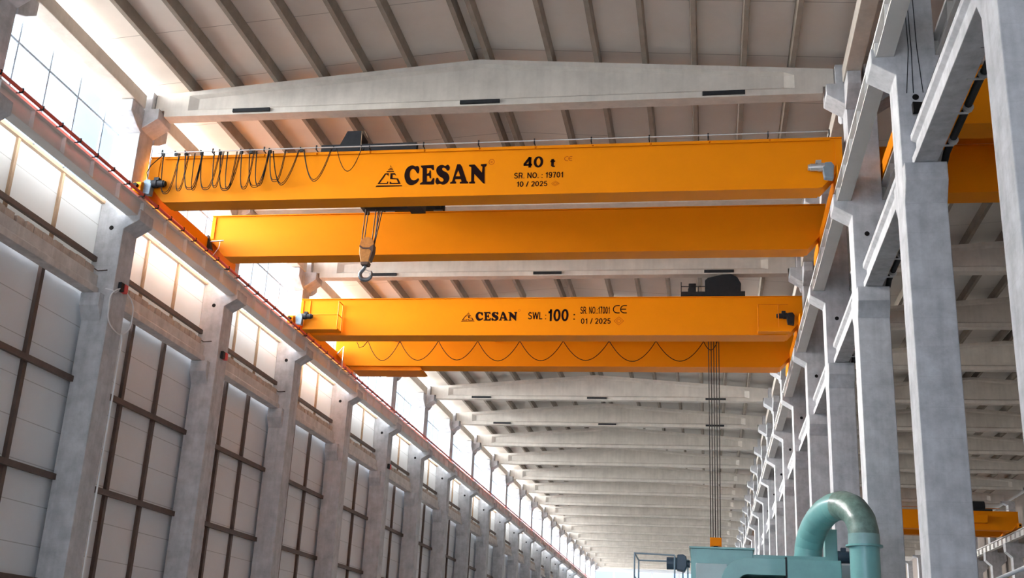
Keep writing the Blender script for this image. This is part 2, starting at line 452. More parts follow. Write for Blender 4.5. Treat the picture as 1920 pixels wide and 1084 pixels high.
# ------------------------------------------------------------------ purlins
POFF = (-9.75, -8.3, -6.8, -5.28, -3.78, -2.3, -0.27, 0.27, 2.3, 3.78, 5.28, 6.8, 8.3, 9.75)
def purlin():
    return MB().prism([(-0.075, 0), (0.075, 0), (0.11, 0.38), (-0.11, 0.38)], 0.0, BAY, 'Y')
PU = purlin().build('roof_purlin', 'purl', None, 0.008)
pn = 0
PSEEN = {(0, 0): range(14), (0, 1): range(14), (0, 3): list(range(12)) + [13], (0, 4): [6, 7], (0, 5): range(14), (0, 6): range(14), (0, 7): range(14),
         (0, 8): [0, 1, 2, 3, 4, 5, 9, 10, 11, 12, 13], (0, 9): [0, 1, 2, 3, 4, 10, 11, 12, 13], (0, 10): [0, 1, 2, 3, 11, 12, 13], (0, 11): [0, 1, 2, 13],
         (0, 12): [0, 1, 13], (0, 13): [0, 13], (1, 2): [2, 3, 4], (1, 3): [2, 3, 4, 5], (1, 4): [2, 3, 4, 5, 6, 7], (1, 5): [3, 4, 6, 7, 8],
         (1, 6): [2, 4, 5, 6, 7, 8, 9], (1, 7): [5, 8, 9, 10, 11], (1, 8): [9, 10, 11, 12], (1, 9): [10, 11, 12, 13], (1, 10): [11, 12, 13], (1, 11): [13]}
PNAME = ['%s from the window wall' % ORD[i + 1] for i in range(6)] + ['window side of the ridge', 'column side of the ridge'] + ['%s from the middle columns' % ORD[6 - i] for i in range(6)]
def bayname(k):
    return {0: 'in the bay before the first roof beam', 1: 'in the bay above the 40 t crane', 2: 'in the bay behind the 40 t crane', 3: 'in the bay above the 100 t crane',
            4: 'in the bay behind the 100 t crane'}.get(k, 'in the %s bay past the 100 t crane' % ORD[max(1, k - 4)])
for hall, c in ((0, HC), (1, HC2)):
    for k in range(0 if hall == 0 else 1, 14):
        for i, d in enumerate(POFF):
            if i not in PSEEN.get((hall, k), ()): continue
            o = PU if pn == 0 else dup(PU, (0, 0, 0))
            pn += 1
            o.location = (c + d, yc(k), ztop(d) + 0.003)
            lb = 'roof purlin, %s, %s' % (PNAME[i], bayname(k))
            if hall: lb = 'side hall roof purlin, %s from the middle columns, %s bay from the camera' % (ORD[i + 1], ORD[k + 1])
            tag(o, lb, 'purlin', 'roof purlins of the main hall' if not hall else 'roof purlins of the side hall')

# ------------------------------------------------------------------ eave beams
def eave(x0, x1):
    return MB().box(x0, x1, CT + 0.06, BAY - 0.06, 18.62, 19.1)
EL = eave(XL - 0.45, XL + 0.08).build('eave_beam', 'beam', None, 0.015)
ER = eave(XR - 0.08, XR + 0.38).build('eave_beam', 'beam', None, 0.015)
for k in [0, 1, 2, 3] + list(range(5, KEND)):
    o = EL if k == 0 else dup(EL, (0, 0, 0)); o.location = (0, Yk(k), 0)
    tag(o, 'concrete eave beam over the windows, %s bay from the camera end' % ORD[k + 1], 'eave beam', 'eave beams over the windows')
for k in [0, 1, 2, 3] + list(range(5, 16)):
    o = ER if k == 0 else dup(ER, (0, 0, 0)); o.location = (0, Yk(k), 0)
    tag(o, 'concrete eave beam on the middle columns, %s bay from the camera end' % ORD[k + 1], 'eave beam', 'eave beams on the middle columns')

# ------------------------------------------------------------------ ledger beams with block course
def ledger_mid():
    a, b_ = XR + 0.21, XR + 0.68
    return MB().prism([(a, 12.14), (b_, 12.14), (b_, 12.88), (a, 12.88), (a, 12.74), (a + 0.10, 12.68), (a + 0.10, 12.42), (a, 12.34)], CT + 0.02, BAY - 0.02, 'Y')
def lean(o, k, label, cat, grp):
    o.location = (0, Yk(k), 0); return tag(o, label, cat, grp)
LL = thing('ledger_beam', (0, 0, 0), '', 'ledger beam', 'ledger beams of the window wall')
lb_ = MB()
x1 = XL - 0.57; x0 = x1 - 0.33
lb_.prism([(x0, 12.14), (x1 + 0.09, 12.14), (x1 + 0.09, 12.34), (x1, 12.40), (x1, 12.76), (x0, 12.76)], CT + 0.02, BAY - 0.02, 'Y')
lb_.build('beam_body', 'ledge', LL, 0.012)
yy = CT + 0.1; rb = random.Random(3)
while yy < BAY - 0.5:
    ln = rb.choice((0.34, 0.42, 0.5)); gap = rb.choice((0.03, 0.04, 0.14))
    MB().box(x1 - 0.20 + rb.uniform(-0.02, 0.02), x1 - 0.01, yy, min(yy + ln, BAY - 0.05), 12.762, 12.98 + rb.uniform(-0.02, 0.03)).build('coping_block', 'block', LL, 0.01)
    yy += ln + gap
for k in range(0, 15):
    o = LL if k == 0 else dup(LL, (0, 0, 0))
    lean(o, k, 'concrete ledger beam topped with blocks on the window wall, %s bay from the camera' % ORD[k + 1], 'ledger beam', 'ledger beams of the window wall')
LM = ledger_mid().build('ledger_beam', 'conc', None, 0.012)
for k in range(-1, 10):
    o = LM if k == -1 else dup(LM, (0, 0, 0))
    lean(o, k, 'pale concrete ledger beam between the middle columns, %s bay from the camera' % ORD[k + 2], 'ledger beam', 'ledger beams of the middle columns')

# dark service pipes under the outer edge of the middle ledger beams
for k in range(-1, 3):
    p = thing('service_pipe', (0, Yk(k), 0), 'dark clamped pipe along the middle ledger beam, %s bay from the camera' % ORD[k + 2], 'pipe', 'dark service pipes on the middle row')
    x, z = XR + 0.85, 12.25
    MB().tube([(x, CT + 0.06, z), (x, 4.2, z), (x, 4.35, z + 0.05), (x, BAY - 0.35, z + 0.05), (x, BAY - 0.06, z - 0.06)], 0.075, 10).build('pipe_run', 'dark', p)
    for y in (1.6, 3.2, 4.28, 5.6, 7.0):
        c = MB().tube([(x, y - 0.04, z), (x, y + 0.04, z)], 0.10, 12)
        c.box(XR + 0.55, x, y - 0.02, y + 0.02, z - 0.13, z - 0.1)
        c.build('clamp', 'galv', p)

# ------------------------------------------------------------------ wall frames of brown steel in front of the cladding
def frame_low():
    p = thing('wall_frame', (0, 0, 0), '', 'wall frame')
    third = (BAY - CT) / 3
    for i in (1, 2):
        y = CT + third * i
        MB().box(-19.37, -19.25, y - 0.085, y + 0.085, 0, 12.5).build('post', 'steel', p)
    for z in (0.35, 3.38, 6.40, 9.41):
        MB().box(-19.25, -19.13, CT - 0.0, BAY + 0.0, z - 0.09, z + 0.09).build('rail', 'steel', p)
    return p
def frame_up():
    p = thing('wall_frame', (0, 0, 0), '', 'wall frame')
    third = (BAY - CT) / 3
    for i in (1, 2):
        y = CT + third * i
        MB().box(-19.25, -19.17, y - 0.06, y + 0.06, 12.7, 15.3).build('post', 'tan', p)
    MB().box(-19.17, -19.05, CT, BAY, 13.24, 13.40).build('rail', 'steel', p)
    MB().box(-19.25, -19.12, CT, BAY, 15.24, 15.36).build('rail', 'tan', p)
    return p
FL, FU = frame_low(), frame_up()
for k in range(0, 10):
    o = FL if k == 0 else dup(FL, (0, 0, 0)); o.location = (0, Yk(k), 0)
    tag(o, 'dark brown steel frame on the lower wall panels, %s bay from the camera' % ORD[k + 1], 'wall frame', 'brown frames of the lower wall')
for k in range(0, 15):
    o = FU if k == 0 else dup(FU, (0, 0, 0)); o.location = (0, Yk(k), 0)
    tag(o, 'brown steel frame on the panels under the windows, %s bay from the camera' % ORD[k + 1], 'wall frame', 'brown frames of the upper wall')

# ------------------------------------------------------------------ crane runway girders
def runway(xa, xb, hall):
    """pale steel girder on the corbels between xa and xb; hall = +1 when the hall lies towards +X"""
    p = thing('runway_girder', (0, 0, 0), '', 'runway girder')
    xc = (xa + xb) / 2
    ya, yb = 0.46, BAY + 0.44
    MB().box(xa, xb, ya, yb, ZG + 0.002, ZG + 0.04).build('bottom_flange', 'girder', p)
    MB().box(xa + 0.03, xb - 0.03, ya, yb, 15.42, 15.50).build('top_flange', 'girder', p)
    MB().box(xc - 0.02, xc + 0.02, ya, yb, ZG + 0.04, 15.42).build('web', 'girder', p)
    for i in range(6):
        y = ya + 0.02 + i * (yb - ya - 0.04) / 5
        b = MB().prism([(xa + 0.02, ZG + 0.04), (xb - 0.02, ZG + 0.04), (xb - 0.05, 15.42), (xa + 0.05, 15.42)], y - 0.015, y + 0.015, 'Y')
        b.build('stiffener', 'girder', p)
    MB().prism([(xc - 0.07, 15.50), (xc + 0.07, 15.50), (xc + 0.03, 15.53), (xc + 0.035, ZR), (xc - 0.035, ZR), (xc - 0.03, 15.53)], ya, yb, 'Y').build('crane_rail', 'rail', p)
    return p
RL = runway(XL + 0.01, XL + 0.39, 1)
RR = runway(XR - 0.39, XR - 0.01, -1)
RS = runway(XR + CD + 0.01, XR + CD + 0.39, 1)
for k in range(0, 19):
    o = RL if k == 0 else dup(RL, (0, 0, 0))
    lean(o, k, 'pale stiffened crane runway girder on the window wall, %s span from the camera' % ORD[k + 1], 'runway girder', 'runway girders on the window wall')
for k in range(-1, 13):
    o = RR if k == -1 else dup(RR, (0, 0, 0))
    lean(o, k, 'pale stiffened crane runway girder on the middle columns, %s span from the camera' % ORD[k + 2], 'runway girder', 'runway girders on the middle columns')
for k in range(-1, 2):
    o = RS if k == -1 else dup(RS, (0, 0, 0))
    lean(o, k, 'runway girder on the side hall face of the middle columns, %s span from camera' % ORD[k + 2], 'runway girder', 'runway girders facing the side hall')

RF = runway(XF - 0.45, XF - 0.05, -1)
for n_, k in enumerate(range(8, 14)):
    o = RF if n_ == 0 else dup(RF, (0, 0, 0))
    lean(o, k, 'stiffened crane girder on the far side hall columns, %s span in view' % ORD[n_ + 1], 'runway girder', 'runway girders on the far side hall columns')

# red conductor rail along the window side runway
XB = XL + 0.52
bus = thing('conductor_rail', (0, 0, 0), 'long red conductor rail along the window side crane runway', 'conductor rail')
MB().tube([(XB, Yk(0) - 0.5, 15.50), (XB, Yk(KEND), 15.50)], 0.052, 8).build('red_bar', 'red', bus)
for i in range(46):
    y = Yk(0) + 0.1 + 0.98 * i
    b = MB().box(XB - 0.15, XB + 0.05, y - 0.015, y + 0.015, 15.425, 15.445); b.box(XB - 0.058, XB + 0.058, y - 0.02, y + 0.02, 15.44, 15.56)
    b.build('bracket', 'dark', bus)

# ------------------------------------------------------------------ lettering
def arc_pts(cx, cy, rx, ry, a0, a1, n=14):
    return [(cx + rx * math.cos(math.radians(a0 + (a1 - a0) * i / n)), cy + ry * math.sin(math.radians(a0 + (a1 - a0) * i / n))) for i in range(n + 1)]
GLYPH = {  # advance, strokes in a box one unit high
 '0': (.66, [arc_pts(.28, .5, .21, .43, 90, 450, 28)]), 'O': (.84, [arc_pts(.37, .5, .29, .43, 90, 450, 28)]),
 '1': (.50, [[(.06, .72), (.2, .77), (.27, .93)], [(.27, 1.0), (.27, 0)]]),
 '2': (.64, [arc_pts(.28, .70, .20, .23, 170, -20, 12) + [(.40, .5), (.09, .07)], [(.04, .07), (.5, .07)]]),
 '4': (.66, [[(.42, .25), (.42, .96)], [(.42, .96), (.08, .28)], [(.03, .25), (.56, .25)], [(.42, 0), (.42, .4)]]),
 '5': (.64, [[(.48, .93), (.15, .93), (.11, .52)] + arc_pts(.28, .33, .2, .26, 140, -160, 16)]),
 '7': (.62, [[(.04, .93), (.50, .93)], [(.48, .93), (.32, .55), (.22, 0)]]),
 '9': (.64, [arc_pts(.28, .68, .2, .25, 0, 360, 20), [(.48, .68), (.46, .38)] + arc_pts(.27, .32, .19, .25, 20, -150, 12)]),
 'S': (.72, [arc_pts(.32, .72, .22, .21, 20, 190, 12) + [(.16, .60), (.32, .52), (.5, .43)] + arc_pts(.32, .28, .24, .21, 20, -165, 14)]),
 'R': (.76, [[(.1, 0), (.1, 1)], [(.1, .93), (.38, .93)] + arc_pts(.38, .70, .2, .23, 90, -90, 12) + [(.1, .47)], [(.36, .47), (.5, .36), (.58, 0)]]),
 'N': (.80, [[(.1, 0), (.1, 1)], [(.62, 0), (.62, 1)], [(.1, .97), (.62, .03)]]),
 'W': (1.0, [[(.03, 1), (.24, .03)], [(.24, .03), (.46, .97)], [(.46, .97), (.68, .03)], [(.68, .03), (.89, 1)]]),
 'L': (.62, [[(.1, 1), (.1, 0)], [(.1, .07), (.54, .07)]]),
 't': (.42, [[(.17, 1), (.17, .16), (.22, .07), (.34, .06)], [(.02, .72), (.34, .72)]]),
 '/': (.40, [[(.02, 0), (.3, 1)]]), '.': (.28, [[(.1, 0), (.1, .14)]]), ':': (.28, [[(.1, 0), (.1, .14)], [(.1, .5), (.1, .64)]]), ' ': (.34, []),
}
def text_mesh(name, s, w_, h_, x, z, mname, parent, bold=0.15, y=0.0):
    """block lettering painted on the girder face: fits width w_ and height h_ (m) from its lower left corner at x, z"""
    b = MB(); cx = 0.0
    for ch in s:
        adv, strokes = GLYPH[ch]
        for st in strokes:
            L = []; R = []
            for i, p in enumerate(st):
                q0 = Vector(st[max(i - 1, 0)]); q1 = Vector(st[min(i + 1, len(st) - 1)])
                if len(st) > 3 and st[0] == st[-1] or (len(st) > 20 and (Vector(st[0]) - Vector(st[-1])).length < 1e-4):
                    q0 = Vector(st[i - 1] if i else st[-2]); q1 = Vector(st[i + 1] if i < len(st) - 1 else st[1])
                d = (q1 - q0).normalized(); n_ = Vector((-d.y, d.x)) * bold / 2
                L.append((cx + p[0] + n_.x, p[1] + n_.y, 0)); R.append((cx + p[0] - n_.x, p[1] - n_.y, 0))
            k = len(st)
            b.add(L + R, [(i, i + k, i + k + 1, i + 1) for i in range(k - 1)])
        cx += adv
    me = bpy.data.meshes.new(name); me.from_pydata(b.v, [], b.f); me.update()
    return fit(name, me, w_, h_, x, z, mname, parent, y)
def fit(name, me, w_, h_, x, z, mname, parent, y=0.0):
    xs = [v.co.x for v in me.vertices]; ys = [v.co.y for v in me.vertices]
    sx = w_ / (max(xs) - min(xs)); sy = h_ / (max(ys) - min(ys)) if h_ else sx
    mx_, my_ = min(xs), min(ys)
    for v in me.vertices:
        v.co = ((v.co.x - mx_) * sx + x, y - 0.004 - v.co.z * 0.5, (v.co.y - my_) * sy + z)
    me.materials.clear(); me.materials.append(M[mname]); me.name = name
    return link(name, me, parent)
def outline_mesh(name, loops, smooth):
    cu = bpy.data.curves.new(name, 'CURVE'); cu.dimensions = '2D'; cu.fill_mode = 'BOTH'; cu.extrude = 0.002; cu.resolution_u = 5
    for lp in loops:
        sp = cu.splines.new('BEZIER'); sp.bezier_points.add(len(lp) - 1); sp.use_cyclic_u = True
        for bp, q in zip(sp.bezier_points, lp):
            bp.co = (q[0] + 0.105 * q[1], -(q[1] + 0.026 * (q[0] - 1000)), 0)
            bp.handle_left_type = bp.handle_right_type = 'AUTO' if smooth else 'VECTOR'
    tmp = bpy.data.objects.new(name, cu); COL.objects.link(tmp)
    dg = bpy.context.evaluated_depsgraph_get(); dg.update()
    me = bpy.data.meshes.new_from_object(tmp.evaluated_get(dg))
    bpy.data.objects.remove(tmp)
    return me
LET = {
 'C': ([[(665, 165), (688, 190), (690, 245), (670, 283), (648, 262), (622, 225), (590, 214), (560, 240), (546, 300), (560, 360), (597, 388), (635, 380), (662, 360), (682, 362), (672, 400), (630, 440), (565, 463), (512, 445), (477, 385), (465, 320), (477, 255), (510, 195), (560, 162), (602, 158), (640, 172)]], True),
 'E': ([[(718, 160), (912, 150), (916, 226), (894, 232), (866, 200), (806, 200), (806, 286), (838, 272), (845, 236), (863, 234), (866, 356), (845, 358), (838, 322), (804, 318), (800, 408), (862, 404), (894, 352), (915, 356), (905, 452), (694, 453), (700, 430), (735, 412), (742, 202), (718, 184)]], False),
 'S': ([[(1132, 150), (1138, 232), (1115, 240), (1085, 206), (1055, 194), (1036, 206), (1046, 236), (1100, 266), (1135, 322), (1128, 390), (1090, 435), (1040, 455), (990, 442), (965, 450), (942, 446), (940, 362), (960, 346), (985, 386), (1025, 408), (1047, 394), (1044, 366), (990, 326), (953, 275), (950, 212), (985, 166), (1040, 150), (1088, 164), (1115, 148)]], True),
 'A': ([[(1262, 140), (1308, 138), (1335, 185), (1393, 398), (1414, 414), (1410, 436), (1290, 438), (1288, 415), (1315, 405), (1306, 370), (1226, 370), (1220, 398), (1238, 414), (1232, 438), (1146, 441), (1145, 420), (1175, 405), (1248, 182)], [(1275, 235), (1232, 326), (1300, 325)]], False),
 'N': ([[(1435, 150), (1520, 143), (1622, 268), (1634, 178), (1612, 165), (1612, 140), (1698, 135), (1695, 165), (1668, 185), (1654, 441), (1630, 430), (1510, 290), (1500, 398), (1518, 413), (1512, 436), (1430, 437), (1425, 415), (1458, 403), (1470, 187), (1437, 172)]], False),
}
LOGO = [[(268, 136), (283, 160), (262, 161)], [(255, 177), (292, 176), (298, 191), (246, 192)], [(235, 203), (300, 202), (306, 216), (226, 218)], [(210, 233), (314, 231), (322, 246), (200, 249)],
        [(180, 268), (240, 266), (228, 315), (214, 288), (194, 287), (100, 424), (204, 422), (210, 400), (229, 398), (221, 439), (60, 441)],
        [(264, 265), (334, 265), (353, 308), (326, 289), (297, 289), (294, 344), (380, 350), (416, 438), (246, 440), (252, 396), (280, 420), (376, 418), (356, 366), (256, 360)],
        [(28, 488), (48, 464), (436, 458), (439, 476)]]
def join_meshes(name, mes):
    mb = MB()
    for me in mes:
        mb.add([v.co.copy() for v in me.vertices], [list(p.vertices) for p in me.polygons])
    me = bpy.data.meshes.new(name); me.from_pydata(mb.v, [], mb.f); me.update(); return me
def brand(parent, x, z, wd, ht, lx, lz, lw, lh):
    fit('logo', join_meshes('logo', [outline_mesh('logo', [lp], False) for lp in LOGO]), lw, lh, lx, lz, 'letter', parent)
    fit('lettering', join_meshes('lettering', [outline_mesh('lettering', *LET[c]) for c in 'CESAN']), wd, ht, x, z, 'letter', parent)
def ring(name, x, z, r, wd, mname, parent, n=24):
    b = MB(); v = []
    for k in range(n):
        a = 2 * PI * k / n
        for rr in (r - wd, r): v.append((x + rr * math.cos(a), -0.004, z + rr * math.sin(a)))
    b.add(v, [(2 * k, 2 * k + 1, (2 * k + 3) % (2 * n), (2 * k + 2) % (2 * n)) for k in range(n)])
    return b.build(name, mname, parent)
def ce_mark(x, z, h, parent, mname, th=0.028):
    b = MB()
    for cx in (x + h / 2, x + h * 1.32):
        pts = [(cx + h / 2 * math.cos(a), -0.004, z + h / 2 + h / 2 * math.sin(a)) for a in [PI * 0.5 + PI * i / 12 for i in range(13)]]
        inn = [(cx + (h / 2 - th) * math.cos(a), -0.004, z + h / 2 + (h / 2 - th) * math.sin(a)) for a in [PI * 0.5 + PI * i / 12 for i in range(13)]]
        for i in range(12): b.add([pts[i], inn[i], inn[i + 1], pts[i + 1]], [(0, 1, 2, 3)])
        for zz in (z, z + h - th): b.add([(cx, -0.004, zz), (cx + h * 0.28, -0.004, zz), (cx + h * 0.28, -0.004, zz + th), (cx, -0.004, zz + th)], [(0, 1, 2, 3)])
    cx = x + h * 1.32
    zz = z + h / 2 - th / 2
    b.add([(cx - h / 2 + th, -0.004, zz), (cx + h * 0.2, -0.004, zz), (cx + h * 0.2, -0.004, zz + th), (cx - h / 2 + th, -0.004, zz + th)], [(0, 1, 2, 3)])
    return b.build('ce_mark', mname, parent)
def diamond(x, z, a, h, parent, mname):
    b = MB()
    def rim(s, th):
        o = [(x - a * s, z), (x, z - h * s), (x + a * s, z), (x, z + h * s)]; i = [(x + (p - x) * (1 - th), z + (q - z) * (1 - th)) for p, q in o]
        for k in range(4):
            l = (k + 1) % 4
            b.add([(o[k][0], -0.004, o[k][1]), (o[l][0], -0.004, o[l][1]), (i[l][0], -0.004, i[l][1]), (i[k][0], -0.004, i[k][1])], [(0, 1, 2, 3)])
    rim(1, 0.12); rim(0.55, 0.2)
    return b.build('emblem', mname, parent)

# ------------------------------------------------------------------ bridge cranes
XA, XZ = XL + 0.20, XR - 0.20      # crane rails of the main hall
def girder(parent, name, y0, y1, zb, zt, xl, xr, m='orange'):
    """box girder along X whose lower corners are cut up to the end carriages; its own origin is on the front face"""
    b = MB().prism([(xl, zt), (xr, zt), (xr, zb + 0.62), (xr - 0.22, zb + 0.45), (xr - 0.62, zb), (xl + 0.62, zb), (xl + 0.22, zb + 0.45), (xl, zb + 0.62)], 0, y1 - y0, 'Y')
    g = b.build(name, m, parent, 0.008); g.location = (0, y0, 0)
    MB().box(xl - 0.01, xr + 0.01, -0.05, y1 - y0 + 0.05, zt, zt + 0.03).build('top_plate', m, g)
    MB().box(xl + 0.7, xr - 0.7, -0.03, y1 - y0 + 0.03, zb - 0.025, zb).build('bottom_plate', m, g)
    return g
def carriage(parent, x, y0, y1, m='orange'):
    b = MB().prism([(y0, 15.72), (y0 + 0.15, 15.66), (y1 - 0.15, 15.66), (y1, 15.72), (y1, 16.0), (y1 - 0.3, 16.1), (y0 + 0.3, 16.1), (y0, 16.0)], x - 0.14, x + 0.14, 'X')
    c = b.build('end_carriage', m, parent, 0.01)
    for y in (y0 + 0.45, y1 - 0.45):
        MB().cyl((x - 0.06, y, ZR + 0.165), (x + 0.06, y, ZR + 0.165), 0.163, 18).build('wheel', 'rail', c)
    for y, s in ((y0, -1), (y1, 1)):
        MB().cyl((x, y, 15.86), (x, y + s * 0.14, 15.86), 0.07, 12).build('buffer', 'black', c)
    return c
def drive(parent, x, y, z, s, gm='blueg', mm='dark'):
    """travel drive: upright gearbox beside the carriage, motor lying along the bridge (s = direction of the motor)"""
    g = MB().prism([(x - 0.13, z - 0.32), (x + 0.13, z - 0.36), (x + 0.16, z + 0.05), (x + 0.08, z + 0.17), (x - 0.10, z + 0.16), (x - 0.17, z)], y - 0.13, y + 0.11, 'Y').build('drive_gearbox', gm, parent, 0.02)
    b = MB().cyl((x + s * 0.12, y, z + 0.05), (x + s * 0.30, y, z + 0.05), 0.135, 18)
    b.cyl((x + s * 0.30, y, z + 0.05), (x + s * 0.52, y, z + 0.05), 0.115, 18); b.cyl((x + s * 0.52, y, z + 0.05), (x + s * 0.58, y, z + 0.05), 0.09, 18)
    b.box(x + s * 0.2, x + s * 0.36, y - 0.09, y + 0.09, z + 0.15, z + 0.25)
    b.build('drive_motor', mm, g)
    return g
def swag(xa, za, xb, zb_, zlow, y, r=0.016, n=14, skew=0.0, dy=0.0, sharp=False):
    pts = []
    for i in range(n + 1):
        t_ = i / n; q = 2 * t_ - 1
        if sharp: q = math.copysign(1 - (1 - abs(q)) ** 1.6, q)
        e = abs(q) ** (3.2 if sharp else 1.9)
        x = (xa + xb) / 2 + (xb - xa) / 2 * q + skew * (1 - e)
        top = za if q < 0 else zb_
        pts.append((x, y + dy * math.sin(PI * t_), zlow + (top - zlow) * e))
    return pts

# --- 40 t crane
cr = thing('bridge_crane', (0, 0, 0), 'orange two-girder bridge crane lettered 40 t with looped cables', 'crane')
GA = girder(cr, 'front_girder', 31.30, 31.98, 15.49, 17.07, XA + 0.08, XZ + 0.08)
GB = girder(cr, 'rear_girder', 36.28, 36.96, 15.47, 17.05, XA + 0.08, XZ + 0.08)
for x in (XA, XZ): carriage(cr, x, 30.8, 38.6)
MB().box(XA + 0.08, XA + 0.42, -0.03, 0.02, 16.15, 17.02).build('end_plate', 'orange', GA)
MB().box(XZ - 0.12, XZ + 0.08, -0.03, 0.02, 16.15, 17.02).build('end_plate', 'orange', GA)
MB().box(XA + 0.08, XA + 0.22, -0.03, 0.02, 16.15, 17.02).build('end_plate', 'orange', GB)
drive(cr, XA + 0.24, 31.1, 16.0, 1); drive(cr, XZ - 0.36, 31.1, 16.0, -1, 'blueg', 'galv')
MB().prism([(XA + 0.1, 15.7), (XA + 0.34, 15.62), (XA + 0.28, 15.85), (XA + 0.14, 16.2), (XA + 0.08, 16.15)], 35.95, 36.1, 'Y').build('collector_bracket', 'dark', cr)
brand(GA, -9.343, 15.865, 2.63, 0.70, -10.26, 15.845, 0.88, 0.745)
ring('registered_mark', -6.556, 16.61, 0.095, 0.016, 'mark', GA); ring('registered_mark', -6.556, 16.61, 0.03, 0.016, 'mark', GA)
text_mesh('capacity_sign', '40', 0.63, 0.385, -5.553, 16.375, 'letter', GA, 0.17)
text_mesh('capacity_sign', 't', 0.15, 0.28, -4.70, 16.372, 'letter', GA, 0.20)
ce_mark(-4.269, 16.575, 0.155, GA, 'mark', 0.02)
text_mesh('serial_number', 'SR. NO. : 19701', 1.53, 0.20, -5.82, 16.015, 'letter', GA, 0.16)
text_mesh('date_sign', '10 / 2025', 0.96, 0.185, -5.725, 15.735, 'letter', GA, 0.16)
diamond(-4.52, 15.82, 0.13, 0.09, GA, 'mark')
# thin lips along the top edge
for i in range(12):
    xa = -17.6 + 1.78 * i
    MB().box(xa, xa + 1.72, -0.062, -0.05, 17.0, 17.095).build('top_lip', 'orange', GA)
# festoon pipe with posts
fp = MB().tube([(-17.75, 31.1, 17.17), (3.66, 31.1, 17.22)], 0.022, 8).build('festoon_rail', 'galv', cr)
for i in range(13):
    x = -17.6 + 1.772 * i
    b = MB().box(x - 0.015, x + 0.015, 31.09, 31.28, 17.11, 17.135); b.box(x - 0.02, x + 0.02, 31.08, 31.12, 17.11, 17.27)
    b.build('rail_post', 'dark', cr)
# looped cables gathered at the window end
loops = [(-17.55, -16.95, 15.69), (-17.0, -16.62, 15.77), (-16.75, -16.12, 15.79), (-16.45, -16.15, 15.80), (-16.2, -15.55, 15.79), (-15.75, -15.4, 15.84),
         (-15.55, -14.85, 15.76), (-15.3, -14.95, 15.80), (-14.8, -14.35, 15.77), (-14.55, -13.85, 15.85), (-14.3, -13.86, 15.88), (-13.83, -13.28, 16.0), (-13.75, -12.85, 15.9), (-12.70, -11.75, 15.99), (-11.58, -10.74, 16.30)]
for i, (a, b_, zl) in enumerate(loops):
    mb = MB()
    for j in range(2 if i not in (14,) else 1):
        mb.tube(swag(a + 0.02 * j, 17.12, b_ - 0.03 * j, 17.12, zl + 0.05 * j, 31.1 - 0.03 * (i % 3), n=22, dy=-0.03 * j, skew=0.02 * (i % 3 - 1), sharp=i < 12), 0.013, 6)
    mb.build('festoon_cable', 'black', cr)
for i, x in enumerate((-17.55, -17.1, -16.75, -16.2, -15.55, -14.82, -14.5, -13.84, -12.78, -11.66, -10.74)):
    b = MB().box(x - 0.05, x + 0.05, 31.07, 31.13, 17.05, 17.14); b.cyl((x - 0.04, 31.07, 17.2), (x - 0.04, 31.13, 17.2), 0.025, 8)
    b.build('cable_trolley', 'dark', cr)
MB().tube([(-17.6, 31.1, 17.05), (-17.9, 31.05, 16.7), (-18.0, 31.05, 16.45), (-17.95, 31.08, 16.25)], 0.015, 6).build('feed_cable', 'black', cr)
# small current collector arm at the rear carriage
b = MB().tube([(XA + 0.2, 36.0, 15.95), (XA + 0.75, 36.0, 15.98)], 0.025, 8); b.tube([(XA + 0.62, 36.0, 15.97), (XA + 0.6, 36.0, 15.7), (XA + 0.4, 36.0, 15.4)], 0.012, 6)
b.build('collector_arm', 'galv', cr)

# --- trolley of the 40 t crane
tr_ = thing('hoist_trolley', (0, 0, 0), 'dark hoist trolley riding on the 40 t crane girders', 'trolley')
b = MB()
b.box(-12.3, -9.1, 31.55, 31.75, 17.25, 17.5); b.box(-11.6, -9.3, 36.45, 36.65, 17.25, 17.5)
for x in (-11.5, -10.5, -9.5): b.box(x - 0.1, x + 0.1, 31.75, 36.45, 17.28, 17.46)
b.build('trolley_frame', 'dark', tr_)
for y_, zt_ in ((31.65, 17.10), (36.55, 17.08)):
    for x_ in (-11.3, -9.5):
        MB().cyl((x_ - 0.02, y_ - 0.05, zt_ + 0.17), (x_ - 0.02, y_ + 0.05, zt_ + 0.17), 0.17, 18).build('trolley_wheel', 'rail', tr_)
MB().prism([(-11.7, 17.5), (-11.0, 17.5), (-11.02, 18.0), (-11.48, 18.0)], 31.6, 32.4, 'Y').build('motor_hood', 'dark', tr_)
b = MB().tube([(-10.95, 31.55, 17.2), (-10.97, 31.55, 17.95), (-10.9, 31.6, 18.02), (-10.8, 31.7, 17.8)], 0.014, 6)
b.build('control_cable', 'tan', tr_)
b = MB().cyl((-11.4, 34.0, 16.62), (-9.9, 34.0, 16.62), 0.42, 24); b.build('rope_drum', 'dark', tr_)
MB().box(-11.55, -11.42, 33.5, 34.5, 16.25, 17.3).build('hoist_frame', 'dark', tr_)
MB().box(-9.9, -9.4, 33.6, 34.4, 16.22, 17.3).build('gear_case', 'dark', tr_)
b = MB().cyl((-10.5, 33.45, 16.3), (-9.6, 33.45, 16.3), 0.17, 18); b.build('hoist_motor', 'dark', tr_)
for x, y, x2 in ((-11.36, 33.91, -11.42), (-11.32, 34.09, -11.4), (-11.0, 33.91, -11.06), (-10.97, 34.09, -11.03), (-10.86, 34.0, -11.02), (-10.78, 34.05, -11.02)):
    MB().tube([(x, y, 16.6), (x2, y, 14.84)], 0.02, 6).build('wire_rope', 'rope', tr_)
